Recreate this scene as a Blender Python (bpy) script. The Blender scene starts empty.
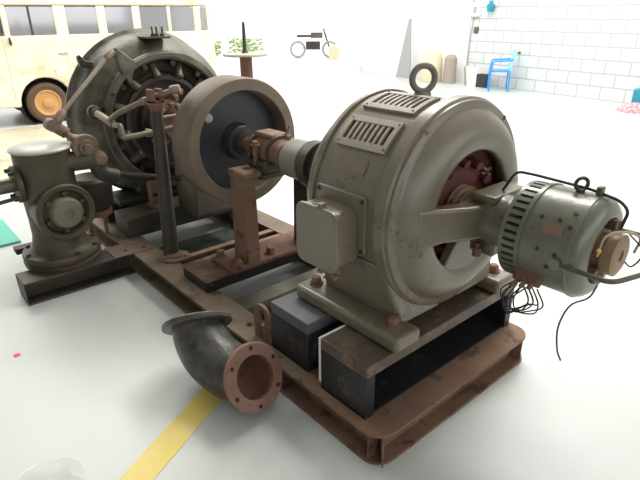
import bpy, bmesh, math, random
from mathutils import Vector, Matrix
random.seed(7)
SC = bpy.context.scene
COL = SC.collection
PI = math.pi
V = Vector

# ------------------------------------------------------------------ materials
def mat(name, base, var=None, rust=None, ramt=0.0, rscale=6.0, rough=.6, metal=0.0,
        vscale=3.0, bump=.0, bscale=40.0, dirt=None, damt=0.0, dscale=2.0, alpha=None, spec=.5):
    m = bpy.data.materials.new(name); m.use_nodes = True
    nt = m.node_tree; N = nt.nodes; L = nt.links
    b = N['Principled BSDF']
    b.inputs['Roughness'].default_value = rough
    b.inputs['Metallic'].default_value = metal
    b.inputs['Specular IOR Level'].default_value = spec
    tc = N.new('ShaderNodeTexCoord')
    def noise(s, d=4.0, r=.6):
        n = N.new('ShaderNodeTexNoise'); n.inputs['Scale'].default_value = s
        n.inputs['Detail'].default_value = d; n.inputs['Roughness'].default_value = r
        L.new(tc.outputs['Object'], n.inputs['Vector']); return n
    def ramp(src, a, c):
        r = N.new('ShaderNodeMapRange'); r.inputs[1].default_value = a; r.inputs[2].default_value = c
        L.new(src, r.inputs[0]); return r.outputs[0]
    def mix(fac, c1, c2):
        x = N.new('ShaderNodeMix'); x.data_type = 'RGBA'
        L.new(fac, x.inputs['Factor'])
        for k, c in (('A', c1), ('B', c2)):
            s = [i for i in x.inputs if i.name == k and i.type == 'RGBA'][0]
            if isinstance(c, (tuple, list)): s.default_value = (*c[:3], 1)
            else: L.new(c, s)
        return [o for o in x.outputs if o.type == 'RGBA'][0]
    col = base
    if var: col = mix(ramp(noise(vscale).outputs['Fac'], .35, .65), base, var)
    if dirt: col = mix(ramp(noise(dscale, 6, .7).outputs['Fac'], .62 - damt, .74 - damt), col, dirt)
    if rust: col = mix(ramp(noise(rscale, 7, .72).outputs['Fac'], .66 - ramt, .72 - ramt), col, rust)
    if isinstance(col, tuple): b.inputs['Base Color'].default_value = (*col[:3], 1)
    else: L.new(col, b.inputs['Base Color'])
    if bump:
        bp = N.new('ShaderNodeBump'); bp.inputs['Strength'].default_value = bump
        bp.inputs['Distance'].default_value = .01
        L.new(noise(bscale, 5).outputs['Fac'], bp.inputs['Height']); L.new(bp.outputs[0], b.inputs['Normal'])
    return m

M = {}
RUST = (.19, .075, .035)
M['motor'] = mat('motor_paint', (.152, .127, .088), (.180, .152, .108), (.08, .05, .03), .015, 22, .32, .0, bump=.10, bscale=25, dirt=(.098, .078, .048), damt=.07, dscale=5, spec=.7)
def chips(m):
    nt = m.node_tree; N = nt.nodes; L = nt.links; b = N['Principled BSDF']
    src = b.inputs['Base Color'].links[0].from_socket
    tc = N.new('ShaderNodeTexCoord'); n1 = N.new('ShaderNodeTexNoise'); n1.inputs['Scale'].default_value = 55; n1.inputs['Detail'].default_value = 2
    n2 = N.new('ShaderNodeTexNoise'); n2.inputs['Scale'].default_value = 5; n2.inputs['Detail'].default_value = 1
    L.new(tc.outputs['Object'], n1.inputs['Vector']); L.new(tc.outputs['Object'], n2.inputs['Vector'])
    r1 = N.new('ShaderNodeMapRange'); r1.inputs[1].default_value = .63; r1.inputs[2].default_value = .66; L.new(n1.outputs['Fac'], r1.inputs[0])
    r2 = N.new('ShaderNodeMapRange'); r2.inputs[1].default_value = .53; r2.inputs[2].default_value = .60; L.new(n2.outputs['Fac'], r2.inputs[0])
    mu = N.new('ShaderNodeMath'); mu.operation = 'MULTIPLY'; L.new(r1.outputs[0], mu.inputs[0]); L.new(r2.outputs[0], mu.inputs[1])
    x = N.new('ShaderNodeMix'); x.data_type = 'RGBA'; L.new(mu.outputs[0], x.inputs['Factor'])
    A = [i for i in x.inputs if i.name == 'A' and i.type == 'RGBA'][0]; B = [i for i in x.inputs if i.name == 'B' and i.type == 'RGBA'][0]
    L.new(src, A); B.default_value = (.07, .045, .03, 1)
    L.new([o for o in x.outputs if o.type == 'RGBA'][0], b.inputs['Base Color'])
chips(M['motor'])
M['motor_light'] = mat('louver_paint', (.34, .30, .235), (.28, .245, .19), (.16, .09, .05), .06, 30, .5, bump=.1)
M['exciter'] = mat('exciter_paint', (.135, .136, .10), (.17, .168, .128), (.11, .06, .035), .0, 16, .30, .1, bump=.12, dirt=(.14, .115, .075), damt=.05, dscale=9, spec=.7)
M['valve'] = mat('valve_paint', (.085, .073, .043), (.062, .052, .032), (.09, .05, .028), .06, 7, .5, .1, bump=.2, bscale=30)
M['lid'] = mat('lid_paint', (.50, .50, .44), (.40, .40, .34), (.2, .15, .1), .0, 12, .4, .1)
M['rust'] = mat('rusty_steel', (.19, .105, .066), (.25, .15, .10), (.11, .06, .04), .12, 8, .8, .1, 4, .3, 60)
M['rust_red'] = mat('red_rusty_iron', (.16, .075, .05), (.20, .10, .068), (.10, .05, .035), .08, 12, .8, .1, 6, .3, 60)
M['rust_light'] = mat('pale_rusty_iron', (.25, .155, .10), (.18, .115, .075), (.16, .07, .04), .08, 14, .7, .2, 8, .3, 60)
M['rail'] = mat('worn_rail_steel', (.155, .11, .075), (.21, .16, .115), (.12, .062, .035), .10, 5, .65, .2, 3, .25, 50)
M['darkrail'] = mat('dark_greasy_steel', (.05, .042, .034), (.09, .07, .05), (.12, .07, .04), .02, 6, .5, .3, 5, .2)
M['black'] = mat('black_painted_steel', (.012, .012, .014), (.02, .02, .023), (.13, .08, .05), .0, 10, .45, .0, 4, .15, dirt=(.10, .085, .07), damt=.03, dscale=6)
M['blacktop'] = mat('worn_black_paint', (.12, .085, .06), (.065, .052, .042), (.20, .115, .075), .14, 9, .5, .1, 6, .2)
M['bluegrey'] = mat('blue_grey_paint', (.085, .09, .10), (.11, .115, .12), None, 0, 6, .4, .0, 6, .1)
M['greymetal'] = mat('worn_grey_steel', (.16, .143, .11), (.10, .09, .068), (.14, .08, .05), .03, 7, .4, .4, 5, .15)
M['iron'] = mat('dark_cast_iron', (.034, .029, .022), (.058, .050, .038), (.14, .09, .06), .02, 5, .5, .2, 5, .3, 30)
M['genframe'] = mat('mottled_grey_green_iron', (.045, .039, .028), (.16, .148, .112), (.10, .08, .055), .08, 7, .5, .2, 6, .3, 30)
M['darkin'] = mat('grimy_dark_winding', (.03, .024, .02), (.06, .045, .035), (.1, .05, .03), .02, 10, .7)
M['redin'] = mat('red_oxide_winding', (.15, .038, .03), (.08, .022, .02), (.04, .02, .018), .10, 18, .6)
M['copper'] = mat('dusty_copper', (.36, .19, .12), (.20, .10, .065), (.6, .45, .36), .12, 30, .5, .4)
M['fly'] = mat('tan_worn_pulley', (.155, .118, .085), (.19, .15, .11), (.17, .10, .065), .05, 6, .55, .1, 6, .1)
M['flydark'] = mat('blue_black_paint', (.025, .03, .037), (.035, .04, .048), None, 0, 6, .4)
M['pipe'] = mat('pale_dusty_pipe', (.27, .22, .16), (.19, .15, .11), (.17, .10, .06), .06, 16, .5, .3)
M['pipe2'] = mat('tan_rusty_iron', (.22, .165, .115), (.16, .115, .08), (.13, .07, .045), .08, 14, .6, .2, 8, .3, 60)
M['elbow'] = mat('tarred_cast_iron', (.035, .032, .028), (.11, .105, .095), (.13, .07, .035), .06, 6, .38, .3, 9, .4, 35)
M['coupling'] = mat('grey_coupling_paint', (.24, .225, .185), (.20, .19, .155), (.2, .13, .09), .0, 12, .5)
M['comm'] = mat('tan_commutator', (.32, .22, .13), (.26, .17, .10), (.14, .07, .04), .05, 20, .5, .2)
M['wire'] = mat('dark_wire', (.03, .026, .022), rough=.6)
M['lwire'] = mat('pale_wire', (.45, .38, .28), rough=.6)
M['brass'] = mat('yellow_brass', (.7, .45, .12), rough=.35, metal=.7)
M['white'] = mat('white_edge_paint', (.8, .8, .78), rough=.5)
M['van'] = mat('cream_van_paint', (.76, .68, .50), (.82, .78, .68), (.60, .36, .18), .03, 2.5, .35, 0, 1.2, dirt=(.74, .53, .30), damt=.10, dscale=1.1)
M['vandark'] = mat('black_underbody', (.02, .018, .016), rough=.8)
M['tyre'] = mat('dusty_tyre', (.09, .055, .035), (.13, .08, .05), rough=.85)
M['hub'] = mat('orange_rusty_wheel', (.62, .36, .13), (.5, .25, .10), (.7, .55, .3), .05, 12, .6)
M['chrome'] = mat('dull_chrome', (.5, .5, .48), rough=.3, metal=.9)
M['seat'] = mat('dark_red_vinyl', (.18, .02, .025), rough=.5)
M['seatgrey'] = mat('grey_vinyl', (.12, .12, .13), rough=.5)
M['blue'] = mat('blue_plastic', (.03, .30, .78), rough=.35)
M['cyan'] = mat('pale_blue_plastic', (.30, .66, .80), rough=.35)
M['teal'] = mat('teal_plastic', (.02, .28, .38), rough=.4)
M['green'] = mat('green_sheet', (.10, .50, .38), rough=.5)
M['cloth'] = mat('red_white_cloth', (.75, .12, .16), (.8, .6, .6), rough=.9, vscale=25)
M['cream'] = mat('cream_plastic', (.75, .66, .45), rough=.5)
M['brownish'] = mat('brown_grey_board', (.36, .30, .24), rough=.7)
M['greyboard'] = mat('grey_board', (.38, .38, .38), rough=.7)
M['leaf'] = mat('leaf_green', (.30, .45, .10), (.40, .5, .2), rough=.6, vscale=8)
M['dimwall'] = mat('grey_shade_wall', (.25, .25, .25), rough=.8)
M['ceil'] = mat('ceiling_sheet', (.55, .55, .55), rough=.8)
M['plaster'] = mat('white_plaster', (.85, .85, .84), rough=.8)

def floor_mat():
    m = mat('painted_concrete', (.56, .59, .565), (.60, .625, .60), None, 0, 1, .28, 0, 1.3, .05, 8, dirt=(.50, .48, .42), damt=.04, dscale=1.3)
    m.node_tree.nodes['Principled BSDF'].inputs['Roughness'].default_value = .38
    return m
M['floor'] = floor_mat()
M['yellow'] = mat('worn_yellow_paint', (.74, .58, .12), (.80, .66, .25), (.62, .60, .52), .07, 6, .5, 0, 6)
def block_mat():
    m = bpy.data.materials.new('painted_concrete_blocks'); m.use_nodes = True
    nt = m.node_tree; N = nt.nodes; L = nt.links; b = N['Principled BSDF']
    tc = N.new('ShaderNodeTexCoord'); mp = N.new('ShaderNodeMapping')
    mp.inputs['Rotation'].default_value = (PI/2, 0, 0)
    br = N.new('ShaderNodeTexBrick')
    br.inputs['Color1'].default_value = (.60, .63, .61, 1); br.inputs['Color2'].default_value = (.69, .71, .69, 1)
    br.inputs['Mortar'].default_value = (.44, .47, .47, 1)
    br.inputs['Scale'].default_value = 1; br.inputs['Brick Width'].default_value = .5
    br.inputs['Row Height'].default_value = .25; br.inputs['Mortar Size'].default_value = .013
    br.inputs['Bias'].default_value = .1
    L.new(tc.outputs['Object'], mp.inputs[0]); L.new(mp.outputs[0], br.inputs[0])
    L.new(br.outputs['Color'], b.inputs['Base Color'])
    bp = N.new('ShaderNodeBump'); bp.inputs['Strength'].default_value = .5; bp.inputs['Distance'].default_value = .01
    bp.invert = True
    L.new(br.outputs['Fac'], bp.inputs['Height']); L.new(bp.outputs[0], b.inputs['Normal'])
    b.inputs['Roughness'].default_value = .8
    return m
M['block'] = block_mat()
def glass_mat():
    m = bpy.data.materials.new('tinted_glass'); m.use_nodes = True
    nt = m.node_tree; N = nt.nodes; L = nt.links
    for n in list(N):
        if n.type == 'BSDF_PRINCIPLED': N.remove(n)
    t = N.new('ShaderNodeBsdfTransparent'); t.inputs[0].default_value = (.55, .56, .58, 1)
    g = N.new('ShaderNodeBsdfGlossy'); g.inputs['Roughness'].default_value = .08; g.inputs[0].default_value = (.8, .8, .85, 1)
    x = N.new('ShaderNodeMixShader'); x.inputs[0].default_value = .35
    df = N.new('ShaderNodeBsdfDiffuse'); df.inputs[0].default_value = (.42, .42, .42, 1)
    x2 = N.new('ShaderNodeMixShader'); x2.inputs[0].default_value = .45; L.new(t.outputs[0], x2.inputs[1]); L.new(df.outputs[0], x2.inputs[2])
    L.new(x2.outputs[0], x.inputs[1]); L.new(g.outputs[0], x.inputs[2])
    L.new(x.outputs[0], N['Material Output'].inputs[0]); return m
M['glass'] = glass_mat()
def clear_mat():
    m = bpy.data.materials.new('clear_plastic_film'); m.use_nodes = True
    nt = m.node_tree; N = nt.nodes; L = nt.links
    b = N['Principled BSDF']; b.inputs['Base Color'].default_value = (.85, .87, .86, 1); b.inputs['Roughness'].default_value = .12
    b.inputs['Alpha'].default_value = .45
    return m
M['film'] = clear_mat()

# ------------------------------------------------------------------ mesh builder
def frame(axis, up=None):
    a = V(axis).normalized()
    u = V(up) if up else (V((0, 0, 1)) if abs(a.z) < .9 else V((1, 0, 0)))
    s = u.cross(a).normalized(); t = a.cross(s).normalized()
    return a, s, t          # axis, side, up

class MB:
    def __init__(s): s.v = []; s.f = []; s.marks = []
    def nxt(s): s.marks.append((len(s.v), len(s.f))); return s
    def add(s, vs, fs):
        o = len(s.v); s.v += [tuple(p) for p in vs]; s.f += [tuple(i + o for i in f) for f in fs]; return s
    def box(s, a, b):
        x0, y0, z0 = a; x1, y1, z1 = b
        return s.add([(x0,y0,z0),(x1,y0,z0),(x1,y1,z0),(x0,y1,z0),(x0,y0,z1),(x1,y0,z1),(x1,y1,z1),(x0,y1,z1)],
                     [(3,2,1,0),(4,5,6,7),(0,1,5,4),(1,2,6,5),(2,3,7,6),(3,0,4,7)])
    def obox(s, c, size, rot):      # oriented box: rot = Matrix or (ax, s, t) axes
        hx, hy, hz = [q/2 for q in size]; c = V(c)
        A, B, Cc = [V(r) for r in rot]
        vs = [c + A*i*hx + B*j*hy + Cc*k*hz for k in (-1, 1) for i, j in ((-1,-1),(1,-1),(1,1),(-1,1))]
        return s.add(vs, [(3,2,1,0),(4,5,6,7),(0,1,5,4),(1,2,6,5),(2,3,7,6),(3,0,4,7)])
    def lathe(s, prof, o=(0,0,0), axis=(1,0,0), n=48, closed=False, a0=0, a1=2*PI, up=None):
        a, sd, t = frame(axis, up); o = V(o); rings = []; vs = []; fs = []
        full = abs(a1 - a0 - 2*PI) < 1e-6
        m = n if full else n + 1
        for (h, r) in prof:
            if r < 1e-6: rings.append([len(vs)]); vs.append(o + a*h)
            else:
                rings.append(list(range(len(vs), len(vs) + m)))
                for i in range(m):
                    g = a0 + (a1 - a0)*i/n
                    vs.append(o + a*h + (sd*math.cos(g) + t*math.sin(g))*r)
        pairs = list(zip(rings, rings[1:]))
        if closed: pairs.append((rings[-1], rings[0]))
        for p, q in pairs:
            for i in range(n):
                j = (i + 1) % m if full else i + 1
                if len(p) == 1 and len(q) == 1: continue
                if len(p) == 1: fs.append((p[0], q[i], q[j]))
                elif len(q) == 1: fs.append((p[i], q[0], p[j]))
                else: fs.append((p[i], q[i], q[j], p[j]))
        return s.add(vs, fs)
    def cyl(s, p, q, r, r2=None, n=24, cap=True):
        p = V(p); q = V(q); d = (q - p); L = d.length; r2 = r if r2 is None else r2
        pr = [(0, r), (L, r2)]
        if cap: pr = [(0, 0)] + pr + [(L, 0)]
        return s.lathe(pr, p, d, n)
    def tube(s, pts, r, n=10, cap=True, closed=False):
        pts = [V(p) for p in pts]; k = len(pts); vs = []; fs = []
        rr = r if isinstance(r, (list, tuple)) else [r]*k
        prev = None
        for i, p in enumerate(pts):
            if closed: d = pts[(i+1) % k] - pts[i-1]
            else: d = pts[min(i+1, k-1)] - pts[max(i-1, 0)]
            d.normalize()
            if prev is None: _, sd, t = frame(d)
            else:
                sd = (prev - d*prev.dot(d)).normalized(); t = d.cross(sd)
            prev = sd
            for j in range(n):
                g = 2*PI*j/n; vs.append(p + (sd*math.cos(g) + t*math.sin(g))*rr[i])
        for i in range(k if closed else k-1):
            for j in range(n):
                a_ = i*n + j; b_ = i*n + (j+1) % n; i2 = (i+1) % k
                fs.append((a_, b_, i2*n + (j+1) % n, i2*n + j))
        if cap and not closed:
            fs.append(tuple(range(n))[::-1]); fs.append(tuple(range((k-1)*n, k*n)))
        return s.add(vs, fs)
    def torus(s, c, axis, R, r, n=32, m=10, a0=0, a1=2*PI):
        a, sd, t = frame(axis); c = V(c); full = abs(a1-a0-2*PI) < 1e-6
        pts = [c + (sd*math.cos(g) + t*math.sin(g))*R for g in [a0 + (a1-a0)*i/n for i in range(n if full else n+1)]]
        return s.tube(pts, r, m, closed=full)
    def prism(s, poly, o, ex, ey, ez, h):   # poly in (ex, ey), extruded h along ez
        o, ex, ey, ez = V(o), V(ex), V(ey), V(ez); n = len(poly)
        vs = [o + ex*x + ey*y for x, y in poly] + [o + ex*x + ey*y + ez*h for x, y in poly]
        fs = [tuple(range(n))[::-1], tuple(range(n, 2*n))] + [(i, (i+1) % n, n + (i+1) % n, n + i) for i in range(n)]
        return s.add(vs, fs)
    def curvebox(s, x0, x1, a0, a1, r0, r1, y0, z0, n=6):   # shell patch about the shaft axis, angles in degrees
        vs = []; fs = []
        for i in range(n+1):
            g = math.radians(a0 + (a1-a0)*i/n); c, sn = math.cos(g), math.sin(g)
            for x, r in ((x0, r0), (x1, r0), (x1, r1), (x0, r1)): vs.append((x, y0 + r*c, z0 + r*sn))
        for i in range(n):
            for j in range(4):
                fs.append((i*4+j, i*4+(j+1) % 4, (i+1)*4+(j+1) % 4, (i+1)*4+j))
        fs.append((0,1,2,3)); fs.append(tuple(n*4+k for k in (3,2,1,0)))
        return s.add(vs, fs)
    def hexbolt(s, p, axis, r, h, washer=True):
        a = V(axis).normalized(); p = V(p)
        if washer: s.cyl(p, p + a*h*.18, r*1.35, n=16)
        s.lathe([(0, 0), (0, r), (h*.85, r), (h, r*.8), (h, 0)], p, axis, 6)
        return s
    def build(s, name, m, parent=None, bevel=0, seg=2, ang=35, off=None):
        if s.marks:                     # every marked piece becomes an object of its own
            ms = [q for q in s.marks if q[0] < len(s.v)] + [(len(s.v), len(s.f))]; last = None
            if ms[0][0] > 0: ms = [(0, 0)] + ms
            for (v0, f0), (v1, f1) in zip(ms, ms[1:]):
                q = MB(); q.v = s.v[v0:v1]; q.f = [tuple(i - v0 for i in f) for f in s.f[f0:f1]]
                last = q.build(name, m, parent, bevel, seg, ang, off)
            return last
        me = bpy.data.meshes.new(name)
        o_ = V(off) if off is not None else (V(parent['_o']) if parent is not None and '_o' in parent else V((0,0,0)))
        me.from_pydata([tuple(V(p) - o_) for p in s.v], [], s.f)
        bm = bmesh.new(); bm.from_mesh(me); bmesh.ops.remove_doubles(bm, verts=bm.verts, dist=1e-5)
        bmesh.ops.recalc_face_normals(bm, faces=bm.faces); bm.to_mesh(me); bm.free()
        for p in me.polygons: p.use_smooth = True
        me.set_sharp_from_angle(angle=math.radians(ang))
        me.materials.append(m)
        ob = bpy.data.objects.new(name, me); COL.objects.link(ob)
        if parent is not None: ob.parent = parent; ob['_o'] = list(o_)
        elif off is not None: ob.location = o_; ob['_o'] = list(o_)
        if bevel:
            b = ob.modifiers.new('bevel', 'BEVEL'); b.width = bevel; b.segments = seg; b.limit_method = 'ANGLE'; b.angle_limit = math.radians(40)
            b.harden_normals = False
        return ob

def rrect(w, h, r, n=6, cx=0, cy=0):
    out = []
    for qx, qy, a in ((w/2-r, h/2-r, 0), (-w/2+r, h/2-r, 90), (-w/2+r, -h/2+r, 180), (w/2-r, -h/2+r, 270)):
        for i in range(n+1):
            g = math.radians(a + 90*i/n); out.append((cx + qx + r*math.cos(g), cy + qy + r*math.sin(g)))
    return out
def bez(pts, n=8):      # catmull-rom through points
    P = [V(p) for p in pts]; P = [2*P[0]-P[1]] + P + [2*P[-1]-P[-2]]; out = []
    for i in range(1, len(P)-2):
        for k in range(n):
            t = k/n; a, b, c, d = P[i-1], P[i], P[i+1], P[i+2]
            out.append(.5*((2*b) + (c-a)*t + (2*a-5*b+4*c-d)*t*t + (3*b-a-3*c+d)*t**3))
    return out + [P[-2]]
def fil(pts, r=.03, n=5):     # polyline with rounded bends
    P = [V(p) for p in pts]; out = [P[0]]
    for i in range(1, len(P)-1):
        a, b, c = P[i-1], P[i], P[i+1]; q = min(r, (a-b).length*.45, (c-b).length*.45)
        s = b + (a-b).normalized()*q; e = b + (c-b).normalized()*q
        for k in range(n+1):
            t = k/n; out.append(s*(1-t)**2 + b*2*t*(1-t) + e*t*t)
    return out + [P[-1]]
def thing(name, label, cat, loc=(0,0,0), group=None):
    o = bpy.data.objects.new(name, None); COL.objects.link(o); o.location = loc; o['_o'] = list(loc)
    o['label'] = label; o['category'] = cat
    if group: o['group'] = group
    return o
def tag(o, label, cat, group=None):
    o['label'] = label; o['category'] = cat
    if group: o['group'] = group
    return o
def struct(o): o['kind'] = 'structure'; return o

X, Y, Z = V((1,0,0)), V((0,1,0)), V((0,0,1))
AY, AZ = .585, .905       # the shaft line

# ------------------------------------------------------------------ camera
cam_d = bpy.data.cameras.new('camera'); cam = bpy.data.objects.new('camera', cam_d); COL.objects.link(cam)
R3 = Matrix(((0.65478013, -0.29616004, 0.69537918), (0.75578553, 0.26526814, -0.59868276), (-0.00715604, 0.9175631, 0.39752578)))
cam.matrix_world = Matrix.Translation((1.00574, -1.19013, 1.65)) @ R3.to_4x4()
cam_d.sensor_width = 36; cam_d.lens = 523.6/640*36; cam_d.clip_end = 300
SC.camera = cam

# ------------------------------------------------------------------ setting
f = MB().box((-60, -14, -.2), (8, 60, 0)).build('floor', M['floor']); struct(f)
wd = V((-4.289, .506, 0)).normalized()       # direction of the right-hand wall, going away
P0 = V((-6.992, 10.584, 0)); wn = V((-wd.y, wd.x, 0))*-1   # pointing outwards
if wn.y < 0: wn = -wn
def wall(name, a, b, z0, z1, th, m):
    a = V(a); b = V(b); d = b - a
    o = MB().box((0, 0, z0), (d.length, th, z1)).build(name, m)
    o.location = a; o.rotation_euler = (0, 0, math.atan2(d.y, d.x)); return struct(o)
wall('wall_right', P0, P0 - wd*14, 0, 5.2, .25, M['block'])
wall('wall_back', P0 + wd*4.3, P0 + wd*.02, 0, 5.2, .22, M['plaster'])
o = MB().box((-12.0, -8, 5.2), (7.2, 10.4, 5.3)).build('ceiling', M['ceil']); struct(o)
wall('wall_shade_left', (7.2, -6.5, 0), (-12, -6.5, 0), 0, 5.2, .2, M['dimwall']).rotation_euler[2] = PI  # unseen dark wall, added to keep light off the left-hand faces
wall('wall_shade_front', (7.0, -6.5, 0), (7.0, 9.0, 0), 0, 1.3, .2, M['dimwall'])  # unseen low wall, added to block light, left open above to let some in
# door frame post at the far end of the white wall
o = MB().box((-11.36, 10.92, 0), (-11.22, 11.02, 5.2)).build('trim_1', M['plaster']); struct(o)
o = MB().add([(-8.5, -4.5, -.01), (-5.3, -4.5, -.01), (-5.3, 1.2, -.01), (-8.5, 1.2, -.01), (-8.5, -4.5, .002), (-5.3, -4.5, .002), (-5.3, 1.2, .002), (-8.5, 1.2, .002)],
    [(3,2,1,0),(4,5,6,7),(0,1,5,4),(1,2,6,5),(2,3,7,6),(3,0,4,7)]).build('trim_4', mat('dirty_shaded_tan_floor', (.50, .44, .32), (.58, .54, .42), rough=.5, vscale=2, dirt=(.34, .29, .21), damt=.08, dscale=1.5)); struct(o)  # dirty tan floor, with the van's shade put into its colour
# yellow floor stripes
def stripe(name, a, b, w, m, lab):
    a, b = V((*a, 0)), V((*b, 0)); d = (b-a).normalized(); s = V((-d.y, d.x, 0))*w/2
    o = MB().prism([(0,0),(1,0),(1,1),(0,1)], (0,0,0), X, Y, Z, .0) if False else MB().add(
        [a-s, b-s, b+s, a+s, a-s+Z*.003, b-s+Z*.003, b+s+Z*.003, a+s+Z*.003],
        [(3,2,1,0),(4,5,6,7),(0,1,5,4),(1,2,6,5),(2,3,7,6),(3,0,4,7)])
    ob = o.build(name, m); struct(ob); return ob
stripe('trim_2', (-.35, -1.235), (-.85, -.255), .125, M['yellow'], '')
stripe('trim_3', (-8.2, -1.4), (-5.4, -.5), .18, mat('faded_yellow_stripe', (.66, .58, .34), (.62, .56, .38), rough=.5), '')

# ------------------------------------------------------------------ base frame
bf = thing('base_frame', 'long rusty welded steel skid frame lying on the floor under all the machines', 'machine base', (-1.6, .5, 0))
YL, YR = -.035, 1.10
def ibeam_x(mb, x0, x1, yc, w, h=.15, t=.013):
    mb.box((x0, yc-w/2, 0), (x1, yc+w/2, t)); mb.box((x0, yc-w/2, h-t), (x1, yc+w/2, h)); mb.box((x0, yc-.005, t), (x1, yc+.005, h-t))
def ibeam_y(mb, y0, y1, xc, w, h=.15, t=.013):
    mb.box((xc-w/2, y0, 0), (xc+w/2, y1, t)); mb.box((xc-w/2, y0, h-t), (xc+w/2, y1, h)); mb.box((xc-.005, y0, t), (xc+.005, y1, h-t))
RW = .17; RC = .09
def corner_flange(mb, z0, z1):
    # U-shaped front flange with rounded outer corners
    out = []
    for cx, cy, a in ((-RC, YL+RC, -90), (-RC, YR-RC, 0)):
        for i in range(9):
            g = math.radians(a + 90*i/8); out.append((cx + RC*math.cos(g), cy + RC*math.sin(g)))
    inner = [(-.5, YR-RW), (-RW, YR-RW), (-RW, YL+RW), (-.5, YL+RW)]
    poly = [(-.5, YL)] + out + [(-.5, YR)] + inner
    mb.prism(poly, (0, 0, z0), X, Y, Z, z1-z0)
mb = MB(); corner_flange(mb, 0, .013); corner_flange(mb, .137, .15)
mb.box((-.075, YL+.07, .013), (-.065, YR-.07, .137))          # web
mb.box((-.5, YL+.07, .013), (-.065, YL+.08, .137)); mb.box((-.5, YR-.08, .013), (-.065, YR-.07, .137))
mb.build('front_rail', M['rust'], bf, ang=30)
st = MB().nxt().box((-.075, YL+.012, .013), (-.066, YL+.075, .137)).nxt().obox((-.028, YL+.052, .075), (.008, .085, .124), ((.7071, .7071, 0), (-.7071, .7071, 0), Z))
st.nxt().box((-.068, YR-.075, .013), (-.01, YR-.068, .137))
st.build('stiffener_plate', M['rust'], bf)
mb = MB(); ibeam_x(mb, -3.45, -.5, YL+RW/2, RW); mb.build('side_rail', M['rail'], bf, bevel=.002)
mb = MB(); ibeam_x(mb, -3.45, -.5, YR-RW/2, RW); mb.build('side_rail', M['rail'], bf, bevel=.002)
for xc, w, m in ((-1.24, .12, 'greymetal'), (-1.86, .13, 'rail'), (-2.02, .05, 'rust_light')):
    mb = MB(); ibeam_y(mb, YL+RW, YR-RW, xc, w, .145); mb.build('cross_beam', M[m], bf)
mb = MB(); ibeam_y(mb, YL+RW, YR-RW, -3.4, .1); mb.build('cross_beam', M['rail'], bf)
# outrigger towards the valve
mb = MB(); ibeam_y(mb, -.72, YL, -2.40, .20); mb.box((-2.31, -.72, .013), (-2.50, -.712, .137)); mb.build('outrigger_beam', M['darkrail'], bf, bevel=.002)
pl = MB().box((-2.5, -.16, .150), (-2.29, .12, .156)); pl.build('joint_plate', M['rail'], bf)
bt = MB()
for x_, y_ in ((-2.36, -.06), (-2.44, .03), (-1.02, .06), (-2.33, .06)): bt.nxt().hexbolt((x_, y_, .155), Z, .012, .014)
bt.build('frame_bolt', M['rust'], bf)
MB().box((-2.55, YL+RW, .012), (-1.94, YR-RW, .022)).build('shade_plate', mat('green_black_shade', (.035, .045, .038), (.07, .08, .07), rough=.25, vscale=4), bf)  # added dark glossy plate, stands in for the shaded floor inside the frame
# lifting lug with slot
def lug(x0, y0, z0, w, h, th):
    out = [(-w/2, 0), (w/2, 0)] + [(w/2*math.cos(g), h-w/2 + w/2*math.sin(g)) for g in [PI*i/12 for i in range(13)]]
    inn = rrect(w*.42, h*.34, w*.2, 5, 0, h*.60)
    # bridge outer and inner loops
    me = MB(); n = len(out); m = len(inn)
    bm_v = [V((x0 + a, y0, z0 + b)) for a, b in out] + [V((x0 + a, y0, z0 + b)) for a, b in inn]
    return out, inn
def plate_with_hole(name, out, inn, o, ex, ey, ez, h, m, parent, bevel=0):
    bm = bmesh.new(); o, ex, ey, ez = V(o) - V(parent['_o']), V(ex), V(ey), V(ez)
    es = []
    for loop in (out, inn):
        vs = [bm.verts.new(o + ex*a + ey*b) for a, b in loop]
        es += [bm.edges.new((vs[i], vs[(i+1) % len(vs)])) for i in range(len(vs))]
    bmesh.ops.triangle_fill(bm, use_beauty=True, use_dissolve=False, edges=es)
    r = bmesh.ops.extrude_face_region(bm, geom=bm.faces[:])
    for v_ in [g for g in r['geom'] if isinstance(g, bmesh.types.BMVert)]: v_.co += ez*h
    bmesh.ops.recalc_face_normals(bm, faces=bm.faces)
    me = bpy.data.meshes.new(name); bm.to_mesh(me); bm.free(); me.materials.append(m)
    for p in me.polygons: p.use_smooth = True
    me.set_sharp_from_angle(angle=math.radians(35))
    ob = bpy.data.objects.new(name, me); COL.objects.link(ob); ob.parent = parent; ob['_o'] = list(parent['_o'])
    return ob
w, h = .135, .20
out = [(-w/2, 0), (w/2, 0)] + [(w/2*math.cos(g), h-w/2 + w/2*math.sin(g)) for g in [PI*i/14 for i in range(15)]]
plate_with_hole('lifting_lug', out, rrect(.045, .085, .022, 5, 0, .128), (-.855, .03, .15), X, Z, Y, .016, M['rust'], bf)

# ------------------------------------------------------------------ motor pedestals
def pedestal(name, x0, x1, y0, y1, z0, z1, label, white=False):
    xw = x0 if white else x1 - .016
    t = thing(name, label, 'machine pedestal', ((x0+x1)/2, (y0+y1)/2, z0))
    MB().box((x0, y0, z1-.055), (x1, y1, z1)).build('top_plate', M['blacktop'] if white else M['bluegrey'], t, bevel=.004)
    mb = MB().box((x0, y0, z0), (x1-.002, y0+.05, z1-.055)); mb.build('end_block', M['black'], t, bevel=.003)
    mb = MB().box((x0, y1-.05, z0), (x1-.002, y1, z1-.055)); mb.build('end_block', M['black'], t, bevel=.003)
    MB().box((xw, y0+.05, z0), (xw+.012, y1-.05, z1-.055)).box((x0, y0, z0), (x1-.01, y1, z0+.01)).build('web_plate', M['black'], t)
    if white: MB().box((x0-.012, y0-.001, z0+.03), (x0, y0+.2, z1-.002)).build('painted_edge', M['white'], t)
    return t
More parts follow.
